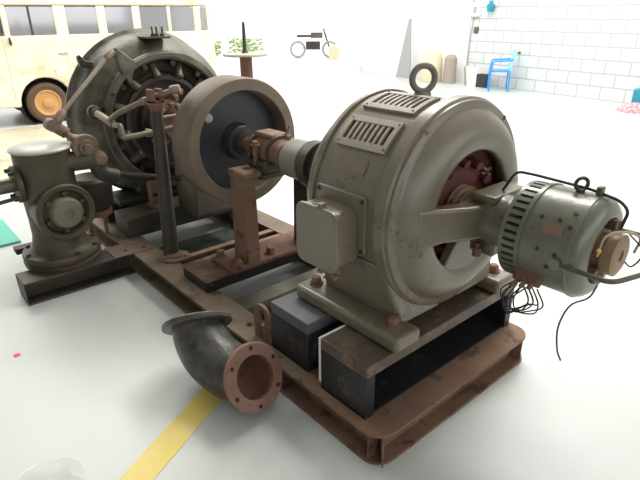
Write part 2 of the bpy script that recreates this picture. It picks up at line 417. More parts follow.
pedestal('steel_pedestal', -.392, -.12, .012, 1.08, .15, .405, 'black steel box pedestal with rusty worn top under the front of the grey motor', True)
pedestal('steel_pedestal', -.78, -.505, .035, 1.07, .15, .405, 'black steel box pedestal with clean bluish top, beside the lifting lug')

# ------------------------------------------------------------------ electric motor
mo = thing('electric_motor', 'large grey-green cast electric motor with louvers and a lifting eye, bolted on black pedestals', 'electric motor', (-.4, AY, .40))
AX = (0, AY, AZ)
RB = .426
MB().lathe([(-.60, 0), (-.60, .40), (-.60, RB), (-.21, RB), (-.21, .40), (-.21, 0)], AX, X, 96).build('stator_housing', M['motor'], mo)
MB().lathe([(-.625, .40), (-.625, .436), (-.60, .436), (-.60, .40)], AX, X, 96, closed=True).build('rear_rim', M['motor'], mo, bevel=.004)
MB().lathe([(-.245, .40), (-.245, .438), (-.238, .446), (-.19, .446), (-.182, .438), (-.182, .40)], AX, X, 96, closed=True).build('front_rim', M['motor'], mo)
# rear dome
MB().lathe([(-.62, .41), (-.66, .40), (-.72, .36), (-.76, .27), (-.775, .16), (-.86, .10), (-.90, .09), (-.90, 0)], AX, X, 72).build('rear_bell', M['motor'], mo)
# front bell: flange, step, bulging ring, opening lip
prof = [(-.185, .30), (-.185, .436), (-.172, .436), (-.168, .432), (-.168, .410), (-.158, .400), (-.138, .385), (-.118, .362), (-.104, .334), (-.098, .305), (-.099, .275), (-.105, .256), (-.114, .248), (-.125, .248), (-.16, .262), (-.18, .28)]
MB().lathe(prof, AX, X, 96, closed=True).build('end_bell', M['motor'], mo, ang=50)
# arms left and right, below
def arm(ang, mb, z=.06):
    g = math.radians(ang); d = V((0, math.cos(g), math.sin(g))); s = V((0, -math.sin(g), math.cos(g)))
    c = V(AX)
    rows = [(.345, .085, -.155, -.105), (.29, .078, -.15, -.092), (.22, .070, -.135, -.070), (.13, .068, -.11, -.02), (.04, .07, -.10, .01)]
    vs = []; fs = []
    for r, hw, xa, xb in rows:
        for xx, sg in ((xa, -1), (xb, -1), (xb, 1), (xa, 1)): vs.append(c + d*r + s*hw*sg + X*xx)
    for i in range(len(rows)-1):
        for j in range(4): fs.append((i*4+j, i*4+(j+1) % 4, (i+1)*4+(j+1) % 4, (i+1)*4+j))
    fs += [(3,2,1,0), tuple(len(vs)-4+k for k in range(4))]
    mb.add(vs, fs); return mb
MB().curvebox(-.150, -.108, 234, 352, .06, .29, AY, AZ, 24).build('bell_web', M['motor'], mo, bevel=.006)
for a_ in (180, 0):
    arm(a_, MB()).build('bearing_arm', M['motor'], mo, bevel=.014, seg=3)
MB().prism([(-.045, -.145), (.06, -.145), (.11, .04), (.15, .085), (.15, .108), (-.075, .108), (-.075, .085), (-.05, .06)], (-.075, AY, AZ), Y, Z, X, .11).build('bearing_bracket', M['motor'], mo, bevel=.010, seg=3)
MB().lathe([(-.155, 0), (-.155, .060), (-.10, .088), (-.06, .09), (.03, .105), (.055, .10), (.075, .088), (.115, .086), (.115, 0)], AX, X, 48).build('bearing_hub', M['motor'], mo)
MB().cyl((-.02, AY-.07, AZ-.11), (-.02, AY-.07, AZ-.145), .018, n=12).cyl((-.02, AY-.07, AZ-.09), (-.02, AY-.07, AZ-.11), .012, n=10).build('oil_drain', M['rust'], mo)
# winding inside
MB().lathe([(-.215, .37), (-.19, .37), (-.175, .33), (-.18, .25), (-.20, .22), (-.215, .22)], AX, X, 72, closed=True).build('stator_winding', M['redin'], mo)
mb = MB().lathe([(-.21, 0), (-.209, .215)], AX, X, 48)
mb.lathe([(-.21, 0), (-.205, .19), (-.185, .19), (-.18, .15), (-.175, 0)], AX, X, 48)
for i in range(12):
    g = 2*PI*i/12; mb.cyl((-.20, AY+.2*math.cos(g), AZ+.2*math.sin(g)), (-.15, AY+.185*math.cos(g), AZ+.185*math.sin(g)), .02, n=10)
mb.build('rotor', M['redin'], mo)
mb = MB()
for k, r in enumerate((.075, .07, .075, .068, .074)): mb.lathe([(-.195+k*.022, .05), (-.193+k*.022, r+.035-.006*k), (-.180+k*.022, r+.035-.006*k), (-.178+k*.022, .05)], AX, X, 40)
mb.build('slip_ring', mat('orange_rusty_ring', (.34, .18, .11), (.42, .32, .22), (.12, .06, .04), .06, 25, .6, .2, 20), mo)
# daylight through small holes, put in as pale solid dots
mb = MB()
for y_, z_ in ((.165, .135), (.185, .125), (.16, .115), (.18, .10), (.205, .13), (.20, .105), (.19, .085)):
    mb.nxt().cyl((-.177, AY+y_, AZ+z_), (-.166, AY+y_, AZ+z_), .0055, n=8)
mb.build('daylight_dot', M['lid'], mo)
# bolts on front rim
mb_pos = [(126, 0), (52, 0), (188, 1), (232, 2), (285, 0), (340, 0)]
for a_, k in mb_pos:
    g = math.radians(a_); c = V((-.182, AY+.427*math.cos(g), AZ+.427*math.sin(g)))
    MB().hexbolt(c, X, .011, .016, True).build('rim_bolt', M['rust'] if k != 1 else M['motor'], mo)
# louvers
def louver(a0, a1, x0=-.555, x1=-.285):
    b = 4.0; bx = .022; r0, r1 = RB-.002, RB+.012; y0, z0 = AY, AZ
    p = MB().curvebox(x0, x1, a0, a0+b, r0, r1, y0, z0).curvebox(x0, x1, a1-b, a1, r0, r1, y0, z0)
    p.curvebox(x0, x0+bx, a0+b, a1-b, r0, r1, y0, z0).curvebox(x1-bx, x1, a0+b, a1-b, r0, r1, y0, z0)
    n = 8; W_ = (x1-x0-2*bx)
    for i in range(1, n): 
        xc = x0 + bx + W_*i/n; p.curvebox(xc-.006, xc+.006, a0+b, a1-b, r0, r1-.002, y0, z0)
    fr = p.build('louver_panel', M['motor_light'], mo)
    MB().curvebox(x0+bx, x1-bx, a0+b, a1-b, r0, r0+.004, y0, z0).build('slot_backing', mat('rusty_dark_gap', (.045, .02, .014), (.12, .05, .03), rough=.8, vscale=40), fr)
    s = MB()
    for (xx, aa) in ((x0+.012, a0+2), (x1-.012, a0+2), (x0+.012, a1-2), (x1-.012, a1-2)):
        g = math.radians(aa); d = V((0, math.cos(g), math.sin(g))); s.nxt().cyl(V((xx, AY, AZ)) + d*(r1-.001), V((xx, AY, AZ)) + d*(r1+.003), .004, n=8)
    s.build('panel_screw', M['rust'], fr)
louver(123.5, 143); louver(94, 116)
MB().curvebox(-.50, -.345, 148, 156.5, RB-.001, RB+.003, AY, AZ).build('nameplate', mat('faded_brown_plate', (.15, .11, .078), (.19, .145, .11), rough=.5, vscale=12), mo)
# lifting eye
mb = MB().torus((-.40, AY, RB+AZ+.072), (.90, -.43, 0), .050, .0135, 36, 12)
mb.cyl((-.40, AY, AZ+RB-.01), (-.40, AY, AZ+RB+.018), .04, .034, n=24)
mb.build('lifting_eye', mat('eye_iron', (.16, .145, .11), (.2, .185, .145), rough=.45), mo)
# terminal box on left side
MB().prism(rrect(.285, .245, .02, 4, -.435, .888), (0, .20, 0), X, Z, -Y, .045).build('box_flange', M['motor_light'] if 0 else M['motor'], mo, bevel=.004)
tb = MB().prism(rrect(.235, .25, .04, 6, -.455, .832), (0, .165, 0), X, Z, -Y, .105).build('terminal_box', M['motor'], mo, bevel=.004)
MB().prism(rrect(.247, .262, .045, 6, -.455, .832), (0, .06, 0), X, Z, -Y, .018).build('box_cover', M['motor'], tb, bevel=.005, seg=3)
mb = MB()
for x_, z_ in ((-.435, .968), (-.43, .697)):
    mb.nxt().box((x_-.012, .04, z_-.012), (x_+.012, .075, z_+.012)).cyl((x_, .03, z_), (x_, .05, z_), .008, n=8)
mb.build('cover_clip', M['motor'], tb, bevel=.002)
MB().cyl((-.385, .10, .708), (-.385, .10, .68), .014, n=10).nxt().cyl((-.375, .06, .69), (-.35, .06, .685), .012, n=10).build('box_screw', M['rust_light'], tb)
mb = MB()
for x_, z_ in ((-.56, .992), (-.31, .992), (-.31, .785)): mb.nxt().cyl((x_, .158, z_), (x_, .150, z_), .009, n=8)
mb.build('flange_screw', M['iron'], tb)
# feet: pads and webs
for sg in (-1, 1):
    yc = AY + sg*.37
    y0, y1 = yc-.06, yc+.06
    if sg < 0: ya, yb = .150, .30
    else: ya, yb = .87, 1.02
    ft = MB().box((-.735, ya, .405), (-.095, yb, .478)).build('foot', M['motor'], mo, bevel=.020, seg=3)
    # sloping web from the pad up to the shell
    top = [(-.62, AY+sg*.40, .745), (-.21, AY+sg*.40, .745), (-.22, AY+sg*.06, .50), (-.62, AY+sg*.06, .50)]
    bot = [(-.645, AY+sg*.325, .46), (-.17, AY+sg*.325, .46), (-.17, AY+sg*.05, .46), (-.645, AY+sg*.05, .46)]
    MB().add([V(p) for p in bot+top], [(3,2,1,0),(4,5,6,7),(0,1,5,4),(1,2,6,5),(2,3,7,6),(3,0,4,7)]).build('foot_web', M['motor'], mo, bevel=.03, seg=4)
    for x_ in (-.185, -.665):
        yy = .225 if sg < 0 else .96
        MB().hexbolt((x_, yy, .478), Z, .024, .036).build('foot_bolt', M['rust'], ft)

# ------------------------------------------------------------------ exciter
ex = thing('exciter', 'small grey-green exciter generator overhanging the front end of the big motor', 'generator', (.25, AY, AZ-.18))
MB().lathe([(.10, 0), (.10, .08), (.118, .10), (.125, .163), (.135, .17), (.20, .172), (.20, 0)], AX, X, 64).build('rear_cover', M['exciter'], ex)
mb = MB()
for i in range(40):
    g = 2*PI*i/40; mb.curvebox(.137, .192, math.degrees(g)-2.6, math.degrees(g)+2.6, .168, .181, AY, AZ, 1)
mb.lathe([(.125, .165), (.125, .181), (.139, .181), (.139, .165)], AX, X, 64, closed=True)
mb.build('vent_band', M['exciter'], ex)
MB().lathe([(.134, .166), (.134, .1715), (.192, .1715), (.192, .166)], AX, X, 64, closed=True).build('vent_gap', M['darkin'], ex)
MB().lathe([(.19, .16), (.19, .187), (.205, .187), (.205, .182), (.365, .182), (.365, .16)], AX, X, 80, closed=True).build('barrel', M['exciter'], ex)
MB().lathe([(.360, .165), (.360, .185), (.372, .185), (.374, .179), (.390, .175), (.405, .160), (.415, .138), (.416, .118), (.405, .112), (.385, .114), (.375, .165)], AX, X, 80, closed=True).build('end_bell', M['exciter'], ex, ang=50)
MB().lathe([(.365, 0), (.365, .118), (.375, .118), (.375, 0)], AX, X, 40).build('inner_disc', M['darkin'], ex)
MB().lathe([(.37, 0), (.37, .085), (.40, .085), (.40, .064), (.43, .064), (.43, .073), (.465, .073), (.47, .062), (.47, .02), (.463, .018), (.463, 0)], AX, X, 48).build('commutator', M['comm'], ex)
mb = MB().torus((.395, AY, AZ), X, .098, .012, 40, 8)
for a_ in (250, 235, 215, 60, 80):
    g = math.radians(a_); c = V((.41, AY+.095*math.cos(g), AZ+.095*math.sin(g)))
    mb.nxt().obox(c, (.045, .022, .035), (X, V((0, -math.sin(g), math.cos(g))), V((0, math.cos(g), math.sin(g)))))
mb.build('brush_holder', mat('grimy_brass', (.10, .075, .05), (.2, .12, .07), rough=.5, metal=.4, vscale=30), ex, bevel=.003)
MB().lathe([(0, 0), (0, .007), (.018, .009), (.022, 0)], (.425, AY-.085, AZ+.02), (.3, -.4, .8), 10).build('brass_stud', M['brass'], ex)
MB().tube(bez([(.425, AY-.085, AZ+.01), (.43, AY-.06, AZ+.075), (.465, AY+.0, AZ+.085), (.49, AY+.075, AZ+.05), (.48, AY+.085, AZ-.01)]), .0045, 8).build('brush_lead', M['lwire'], ex)
MB().tube(bez([(.46, AY+.06, AZ+.06), (.505, AY+.09, AZ+.0), (.49, AY+.06, AZ-.05), (.46, AY+.05, AZ-.03)]), .003, 6).build('brush_lead', M['wire'], ex)
# guard bars
MB().tube(fil([(.0, AY+.03, AZ+.11), (.045, AY+.03, AZ+.195), (.12, AY+.01, AZ+.203), (.33, AY+.01, AZ+.196), (.425, AY+.01, AZ+.180), (.455, AY+.02, AZ+.15), (.445, AY+.01, AZ+.085)], .03), .0052, 10).build('guard_bar', M['iron'], ex)
MB().tube(fil([(.335, AY-.18, AZ-.015), (.40, AY-.185, AZ-.015), (.515, AY-.18, AZ-.02), (.60, AY-.06, AZ+.02), (.60, AY+.15, AZ+.02), (.5, AY+.19, AZ+.02), (.3, AY+.185, AZ+.02)], .035), .0085, 10).build('guard_bar', M['greymetal'], ex)
MB().cyl((.338, AY-.165, AZ-.015), (.338, AY-.195, AZ-.015), .019, n=16).build('bar_boss', M['exciter'], ex)
mb = MB().torus((.30, AY, AZ+.21), (.766, -.64, 0), .021, .0065, 28, 8).cyl((.30, AY, AZ+.178), (.30, AY, AZ+.193), .016, .012, n=16)
mb.build('lifting_eye', M['iron'], ex)
MB().obox((.36, AY+.01, AZ+.198), (.02, .03, .03), (X, Y, Z)).build('bar_clamp', M['greymetal'], ex, bevel=.004)
MB().curvebox(.265, .335, 146, 157, .181, .1845, AY, AZ).build('nameplate', mat('brown_brass_plate', (.25, .15, .09), (.2, .14, .1), rough=.5, vscale=40), ex)
mb = MB()
for x_, a_ in ((.25, 141), (.31, 140), (.345, 128), (.35, 145), (.27, 175), (.33, 176), (.31, 192)):
    g = math.radians(a_); d = V((0, math.cos(g), math.sin(g))); c = V((x_, AY, AZ)); mb.nxt().cyl(c+d*.178, c+d*.186, .007, n=10)
mb.build('pole_bolt', M['iron'], ex)
tbk = MB().obox((.245, AY-.155, AZ-.105), (.10, .03, .06), (X, V((0, .8, -.6)), V((0, .6, .8)))).build('terminal_block', M['rust_red'], ex, bevel=.008)
mb = MB()
for k in range(3): mb.nxt().hexbolt((.215+k*.028, AY-.17, AZ-.125+.004*k), (-.1, -.8, -.55), .010, .03, True)
mb.build('terminal_nut', M['rust_light'], tbk)
for i in range(7):
    x_ = .20+.018*(i % 4); a1 = random.uniform(-.02, .03)
    pts = [(x_, AY-.175, AZ-.14), (x_-.03+a1, AY-.185, AZ-.18-.008*i), (x_-.01+a1, AY-.19, AZ-.225-.006*i), (x_+.05+a1, AY-.185, AZ-.235+.006*i), (x_+.065, AY-.17, AZ-.19), (x_+.03, AY-.16, AZ-.14)]
    MB().tube(bez(pts), .0028, 6).build('loose_wire', M['wire'], ex)
MB().tube(bez([(.445, AY-.08, AZ-.09), (.43, AY-.09, AZ-.14), (.38, AY-.10, AZ-.19), (.36, AY-.11, AZ-.28), (.375, AY-.12, AZ-.36), (.395, AY-.12, AZ-.40)]), .0032, 6).build('hanging_wire', M['wire'], ex)

# ------------------------------------------------------------------ coupling, bearing and stand
cp = thing('shaft_coupling', 'pale grey drum coupling with a dark rim between the bearing and the grey motor', 'coupling', (-1.15, AY, AZ-.12))
MB().lathe([(-1.30, 0), (-1.30, .05), (-1.285, .10), (-1.27, .110), (-1.12, .114), (-1.12, 0)], AX, X, 64).build('drum', M['coupling'], cp)
MB().lathe([(-1.12, 0), (-1.12, .122), (-1.11, .127), (-1.04, .127), (-1.04, .10), (-.905, .085), (-.905, 0)], AX, X, 64).build('rim', M['iron'], cp)
pb = thing('plummer_block', 'rusty bearing housing with cap on the shaft in front of the flywheel', 'bearing', (-1.5, AY, .80))
MB().cyl((-2.05, AY, AZ), (-1.30, AY, AZ), .042, n=32).build('shaft', M['rust_red'], pb)
MB().lathe([(-1.66, .04), (-1.66, .07), (-1.63, .085), (-1.56, .085), (-1.545, .10), (-1.40, .10), (-1.385, .08), (-1.34, .07), (-1.34, .04)], AX, X, 48, closed=True).build('bearing_shell', M['rust_light'], pb, ang=40)
MB().box((-1.58, AY-.06, AZ+.085), (-1.40, AY+.06, AZ+.115)).build('cap', M['rust_light'], pb, bevel=.012)
mb = MB()
for x_ in (-1.565, -1.40): mb.nxt().torus((x_, AY, AZ), X, .098, .012, 40, 8)
mb.build('clamp_ring', M['iron'], pb)
mb = MB()
for y_ in (-.12, .12):
    mb.nxt().cyl((-1.48, AY+y_, AZ-.06), (-1.48, AY+y_, AZ+.07), .014, n=12); mb.hexbolt((-1.48, AY+y_, AZ+.055), Z, .02, .025)
mb.nxt().cyl((-1.39, AY+.03, AZ+.10), (-1.37, AY+.05, AZ+.16), .006, n=8)
mb.build('cap_bolt', M['rust'], pb)
MB().box((-1.57, AY-.13, AZ-.10), (-1.38, AY+.16, AZ-.03)).build('housing_base', M['iron'], pb, bevel=.02, seg=3)

bb = thing('spreader_beam', 'black greasy flat block lying across the frame under the bearing stand', 'machine block', (-1.6, .5, .15))
MB().box((-1.75, .062, .15), (-1.46, 1.08, .215)).build('beam_body', M['black'], bb, bevel=.004)
MB().box((-1.745, .066, .215), (-1.465, 1.076, .218)).build('worn_top', M['blacktop'], bb)
sd = thing('bearing_stand', 'rusty cast bearing stand with bolted foot, standing on the black block before the flywheel', 'bearing stand', (-1.55, AY, .218))
MB().box((-1.70, .235, .218), (-1.44, .93, .248)).build('foot_plate', M['rust_red'], sd, bevel=.008)
for y0, nm in ((.35, 'column'), (.82, 'column')):
    mb = MB().prism([(-1.60, .248), (-1.45, .248), (-1.46, .79), (-1.585, .79)], (0, y0, 0), X, Z, Y, .018)
    mb.prism([(-1.60, .248), (-1.575, .248), (-1.56, .79), (-1.585, .79)], (0, y0, 0), X, Z, Y, .09)
    mb.prism([(-1.475, .248), (-1.45, .248), (-1.46, .79), (-1.48, .79)], (0, y0, 0), X, Z, Y, .09)
    mb.build(nm, M['rust'] if y0 < .5 else M['darkrail'], sd, bevel=.004)
mb = MB().box((-1.60, .340, .78), (-1.43, .54, .825)).box((-1.59, .345, .72), (-1.455, .48, .79))
mb.build('bracket', M['rust_light'], sd, bevel=.015, seg=3)
MB().hexbolt((-1.51, .42, .82), Z, .022, .022).build('bracket_bolt', M['rust_light'], sd)
MB().box((-1.60, .46, .76), (-1.42, .74, .80)).box((-1.60, .70, .765), (-1.46, .86, .80)).build('cross_piece', M['iron'], sd, bevel=.01)
for x_, y_ in ((-1.665, .285), (-1.47, .29), (-1.6, .88), (-1.50, .55)):
    MB().hexbolt((x_, y_, .248), Z, .028, .045).build('foot_bolt', M['rust'], sd)

# ------------------------------------------------------------------ flywheel
fw = thing('flywheel', 'thick tan flywheel with blue-black dished centre on the shaft', 'flywheel', (-1.9, AY, AZ-.385))
MB().lathe([(-1.985, .32), (-1.985, .385), (-1.975, .395), (-1.77, .395), (-1.76, .388), (-1.76, .325), (-1.77, .318), (-1.86, .312)], AX, X, 96, closed=True).build('rim', M['fly'], fw, ang=40)
MB().lathe([(-1.93, 0), (-1.93, .32), (-1.87, .32), (-1.86, .12), (-1.85, .115), (-1.79, .105), (-1.785, .10), (-1.785, 0)], AX, X, 72).build('web_disc', M['flydark'], fw)
MB().lathe([(-1.79, .045), (-1.79, .075), (-1.75, .07), (-1.75, .045)], AX, X, 40, closed=True).build('hub_collar', M['iron'], fw)
MB().lathe([(0, 0), (0, .028), (.008, .028), (.012, .02), (.012, 0)], (-1.868, AY-.19, AZ+.165), X, 24).build('round_badge', M['lid'], fw)

# ------------------------------------------------------------------ rear generator
gn = thing('slip_ring_generator', 'huge dark round machine with an open front ring, nearest the cream van', 'generator', (-3.0, AY, .30))
MB().lathe([(-3.20, 0), (-3.20, .60), (-3.17, .645), (-3.14, .65), (-3.12, .625), (-3.04, .615), (-2.96, .60), (-2.90, .57), (-2.86, .53), (-2.83, .50), (-2.83, .45), (-3.0, .45), (-3.0, 0)], AX, X, 120).build('stator_frame', M['genframe'], gn, ang=45)
MB().lathe([(-2.84, .44), (-2.84, .50), (-2.80, .505), (-2.775, .50), (-2.77, .485), (-2.77, .455), (-2.78, .445)], AX, X, 96, closed=True).build('end_ring', M['genframe'], gn, ang=45)
MB().lathe([(-2.99, 0), (-2.985, .45), (-2.90, .45), (-2.88, .40), (-2.90, .36), (-2.95, .34), (-2.95, .2), (-2.90, .18), (-2.90, 0)], AX, X, 72).build('rotor', M['darkin'], gn)
MB().lathe([(-2.86, .30), (-2.86, .33), (-2.83, .33), (-2.83, .30)], AX, X, 72, closed=True).build('brush_ring', M['darkrail'], gn)
for a_ in range(10, 370, 30):
    g = math.radians(a_); d = V((0, math.cos(g), math.sin(g)))
    c = V((-2.83, AY, AZ))
    MB().cyl(c+d*.325+X*.035, c+d*.42-X*.02, .032, .028, n=16).build('coil_lug', M['greymetal'], gn, bevel=.010)
    MB().cyl(V((-2.84, AY, AZ)) + V((0, math.cos(g+.17), math.sin(g+.17)))*.42, V((-2.80, AY, AZ)) + V((0, math.cos(g+.17), math.sin(g+.17)))*.42, .02, n=12).build('ring_bolt', M['iron'], gn)
mb = MB()
for r, xa in ((.15, -2.80), (.12, -2.70), (.14, -2.60)): mb.lathe([(xa-.05, .05), (xa-.05, r), (xa, r), (xa, .05)], AX, X, 48)
mb.build('slip_ring', M['rust'], gn)
MB().cyl((-2.95, AY, AZ), (-2.0, AY, AZ), .05, n=24).build('shaft', M['rust'], gn)
random.seed(3)
for i in range(34):
    g = random.uniform(0, 2*PI); q_ = random.uniform(.14, .23); c = V((random.uniform(-2.80, -2.52), AY+q_*math.cos(g), AZ+q_*math.sin(g)))
    MB().obox(c, (.045, .03, .045), (X, V((0, -math.sin(g), math.cos(g))), V((0, math.cos(g), math.sin(g))))).build('brush_block', (M['copper'], M['rust_light'], M['pipe'])[i % 3], gn, bevel=.006)
MB().box((-2.52, AY-.15, .30), (-2.24, AY+.25, .72)).build('bearing_pedestal', M['greymetal'], gn, bevel=.02)
mb = MB()
for k in range(4): mb.box((-2.72+.01*k, .28+.008*k, .304+.045*k), (-2.62-.01*k, .41-.008*k, .335+.045*k))
mb.box((-2.71, .29, .304), (-2.64, .40, .50)); mb.build('foot', M['rust_light'], gn, bevel=.006)
MB().box((-3.15, .12, .30), (-2.85, 1.05, .345)).build('foot', M['iron'], gn, bevel=.01)
MB().box((-3.12, .30, .345), (-2.86, .87, .50)).build('foot_web', M['iron'], gn, bevel=.02)
# lugs and top plate on the shell
MB().box((-3.02, AY-.10, AZ+.585), (-2.80, AY+.08, AZ+.60)).build('top_plate', M['iron'], gn, bevel=.003)
mb = MB()
for y_ in (-.04, -.01, .03): mb.nxt().cyl((-2.83, AY+y_, AZ+.60), (-2.83+y_*.3, AY+y_, AZ+.665), .007, n=8).hexbolt((-2.83, AY+y_, AZ+.60), Z, .016, .02)
mb.build('top_bolt', M['iron'], gn)
MB().prism([(-.05, 0), (.06, 0), (.06, .03), (-.01, .045), (-.045, .085), (-.06, .07)], (-3.06, .115, 1.31), Y, Z, X, .05).build('shell_lug', M['iron'], gn, bevel=.006)
# bracket ear at the upper left of the ring, inside out
ear = [(.205, 1.435), (.235, 1.45), (.33, 1.372), (.36, 1.35), (.30, 1.19), (.245, 1.28)]
MB().prism([(a, b) for a, b in ear], (-2.795, 0, 0), Y, Z, X, .05).build('ring_bracket', M['genframe'], gn, bevel=.012, seg=3)
MB().curvebox(-2.80, -2.745, 75, 150, .462, .496, AY, AZ, 16).build('adjusting_arc', M['greymetal'], gn, bevel=.004)

gp = thing('generator_beam', 'dark box beam with worn grey top lying across the rear of the frame', 'machine beam', (-2.67, .55, .15))
MB().box((-2.80, .05, .15), (-2.555, 1.09, .30)).build('beam_body', M['iron'], gp, bevel=.004)
MB().box((-2.795, .055, .30), (-2.56, 1.085, .304)).build('worn_top', M['greymetal'], gp)
gp = thing('generator_beam', 'second dark box beam hidden behind, under the back of the huge round machine', 'machine beam', (-3.1, .55, .15))
MB().box((-3.2, .05, .15), (-2.97, 1.09, .30)).build('beam_body', M['iron'], gp, bevel=.004)

# ------------------------------------------------------------------ post and linkage
ps = thing('support_post', 'tall tapered dark post with a rusty fork on top, bolted to the frame', 'post', (-2.02, .19, .15))
bx, by, tx, ty = -2.095, .15, -2.10, .178
MB().cyl((bx, by, .16), (tx, ty, 1.13), .052, .035, n=28).build('pole', M['iron'], ps)
MB().lathe([(0, 0), (0, .095), (.014, .095), (.018, .06), (.03, .056), (.03, 0)], (bx+.05, by, .15), Z, 32).build('base_flange', M['rust_light'], ps)
for a_ in (20, 140, 260):
    g = math.radians(a_+20); MB().hexbolt((bx+.05+.075*math.cos(g), by+.075*math.sin(g), .164), Z, .012, .014).build('flange_bolt', M['rust'], ps)
mb = MB().lathe([(0, 0), (0, .037), (.03, .05), (.045, .05), (.05, .03), (.055, .03), (.055, 0)], (tx, ty, 1.11), Z, 24)
mb.box((tx-.035, ty-.04, 1.16), (tx+.035, ty-.015, 1.24)).box((tx-.035, ty+.015, 1.16), (tx+.035, ty+.04, 1.24)).box((tx-.035, ty-.04, 1.155), (tx+.035, ty+.04, 1.175))
mb.build('fork', M['rust_red'], ps, bevel=.006)

lk = thing('control_linkage', 'dusty pale rods and pipes running from the round machine through the forked post', 'linkage', (-2.4, .1, 1.0))
MB().lathe([(0, 0), (0, .045), (.02, .05), (.05, .045), (.06, .03), (.09, .026), (.09, 0)], (-2.85, .045, 1.03), (.9, -.1, 0), 24).build('socket', M['iron'], lk)
MB().tube([(-2.79, .04, 1.028), (-2.62, .03, 1.02), (-2.48, .04, .99)], .024, 14).build('pipe', M['pipe'], lk)
MB().tube(fil([(-2.56, .03, 1.0), (-2.40, .04, 1.07), (-2.14, .165, 1.185), (-2.00, .26, 1.235)], .04), .0165, 14).build('rod', M['pipe'], lk)
MB().lathe([(-.03, 0), (-.03, .022), (-.02, .027), (.02, .027), (.03, .022), (.03, 0)], (-2.00, .265, 1.238), (.6, .8, .15), 18).build('rod_knob', M['pipe'], lk)
MB().hexbolt((-2.20, .135, 1.158), (.8, .4, .3), .026, .03, False).build('rod_nut', M['pipe'], lk)
MB().tube(fil([(-2.48, .04, .99), (-2.36, .035, 1.0), (-2.345, .04, .925), (-2.33, .12, .93), (-2.28, .36, .96)], .010), .018, 12).build('pipe', M['pipe'], lk)
MB().hexbolt((-2.335, .19, .935), (.1, .9, .06), .03, .03, False).build('pipe_nut', M['pipe'], lk)
MB().tube([(-2.33, .26, 1.02), (-2.30, .50, 1.03)], .014, 10).build('rod', M['pipe'], lk)

# rod down from the ring bracket to the valve shaft
l2 = thing('lever_rod', 'thin slanting pale rod from the top of the round machine down to the valve lever', 'rod', (-2.6, 0, 1.1))
MB().tube([(-2.70, .18, 1.425), (-2.50, -.265, 1.085)], .014, 12).build('rod', M['pipe'], l2)
MB().lathe([(-.03, 0), (-.03, .018), (-.02, .024), (.03, .024), (.05, .02), (.05, 0)], (-2.685, .15, 1.40), (-.2, .445, .34), 14).build('turnbuckle', M['pipe'], l2)
MB().lathe([(-.05, 0), (-.05, .02), (-.03, .028), (.03, .028), (.05, .022), (.05, 0)], (-2.50, -.275, 1.075), (-.2, .4, .35), 18).build('rod_end', M['pipe2'], l2)
MB().cyl((-2.54, -.33, 1.035), (-2.46, -.33, 1.035), .038, n=18).build('pivot', M['pipe2'], l2)
MB().tube([(-2.50, -.275, 1.07), (-2.50, -.33, 1.035)], .022, 12).build('crank', M['pipe2'], l2)
MB().tube([(-2.50, -.32, 1.03), (-2.49, -.255, .975)], .036, 14).build('link_socket', M['rust'], l2)
MB().tube([(-2.49, -.26, .975), (-2.47, -.19, .90)], .022, 12).build('link', M['pipe2'], l2)

# ------------------------------------------------------------------ valve
vx, vy = -2.545, -.41
va = thing('valve_body', 'dirty olive valve casting with pale domed lid, standing on the outrigger arm', 'valve', (vx, vy, .15))
MB().lathe([(0, 0), (0, .235), (.03, .24), (.035, .225), (.06, .225), (.065, .24), (.085, .235), (.09, .20), (.12, .17), (.20, .155), (.30, .155), (.40, .160), (.52, .166), (.72, .166), (.745, .168), (.745, 0)], (vx, vy, .15), Z, 64).build('housing', M['valve'], va, ang=40)
MB().lathe([(0, .165), (0, .178), (.010, .180), (.018, .172), (.034, .11), (.044, 0)], (vx, vy, .893), Z, 64).build('lid', M['lid'], va)
for a_ in range(0, 360, 45):
    g = math.radians(a_+10); MB().hexbolt((vx+.215*math.cos(g), vy+.215*math.sin(g), .238), Z, .014, .016).build('base_bolt', M['iron'], va)
fd = V((1, .10, 0.0)).normalized()
fo = V((vx, vy+.005, .522))
MB().lathe([(.0, 0), (0, .16), (.15, .165), (.17, .178), (.20, .18), (.21, .172), (.205, .145), (.19, .135), (.165, .13), (.165, 0)], fo, fd, 64).build('face_ring', M['valve'], va, ang=40)
MB().lathe([(.16, 0), (.16, .10), (.215, .098), (.235, .085), (.24, .03), (.232, .028), (.232, 0)], fo, fd, 48).build('face_cap', M['greymetal'] if 0 else mat('olive_cap', (.15, .14, .10), (.19, .18, .13), (.16, .1, .06), .02, 14, .45), va)
a3, s3, t3 = frame(fd)
mb = MB()
for k in range(6):
    g = 2*PI*k/6 + .4; d = s3*math.cos(g) + t3*math.sin(g); mb.nxt().obox(fo + fd*.185 + d*.116, (.03, .035, .03), (fd, d, fd.cross(d)))
mb.build('cap_lug', M['valve'], va, bevel=.006)
# side flange with bolts (left)
MB().lathe([(0, 0), (0, .115), (.03, .115), (.035, .10), (.035, 0)], (vx, vy-.155, .70), -Y, 32).build('side_flange', M['valve'], va, bevel=.003)
mb = MB()
for k in range(6):
    g = 2*PI*k/6; mb.nxt().hexbolt((vx+.092*math.cos(g), vy-.185, .70+.092*math.sin(g)), -Y, .014, .03)
mb.build('side_bolt', M['iron'], va)
MB().tube([(vx, vy-.18, .70), (vx, vy-.30, .70)], .045, 16).build('side_pipe', M['greymetal'], va)
MB().tube([(vx+.05, vy-.18, .63), (vx+.05, vy-.40, .61)], .012, 10).build('drain_rod', M['darkrail'], va)
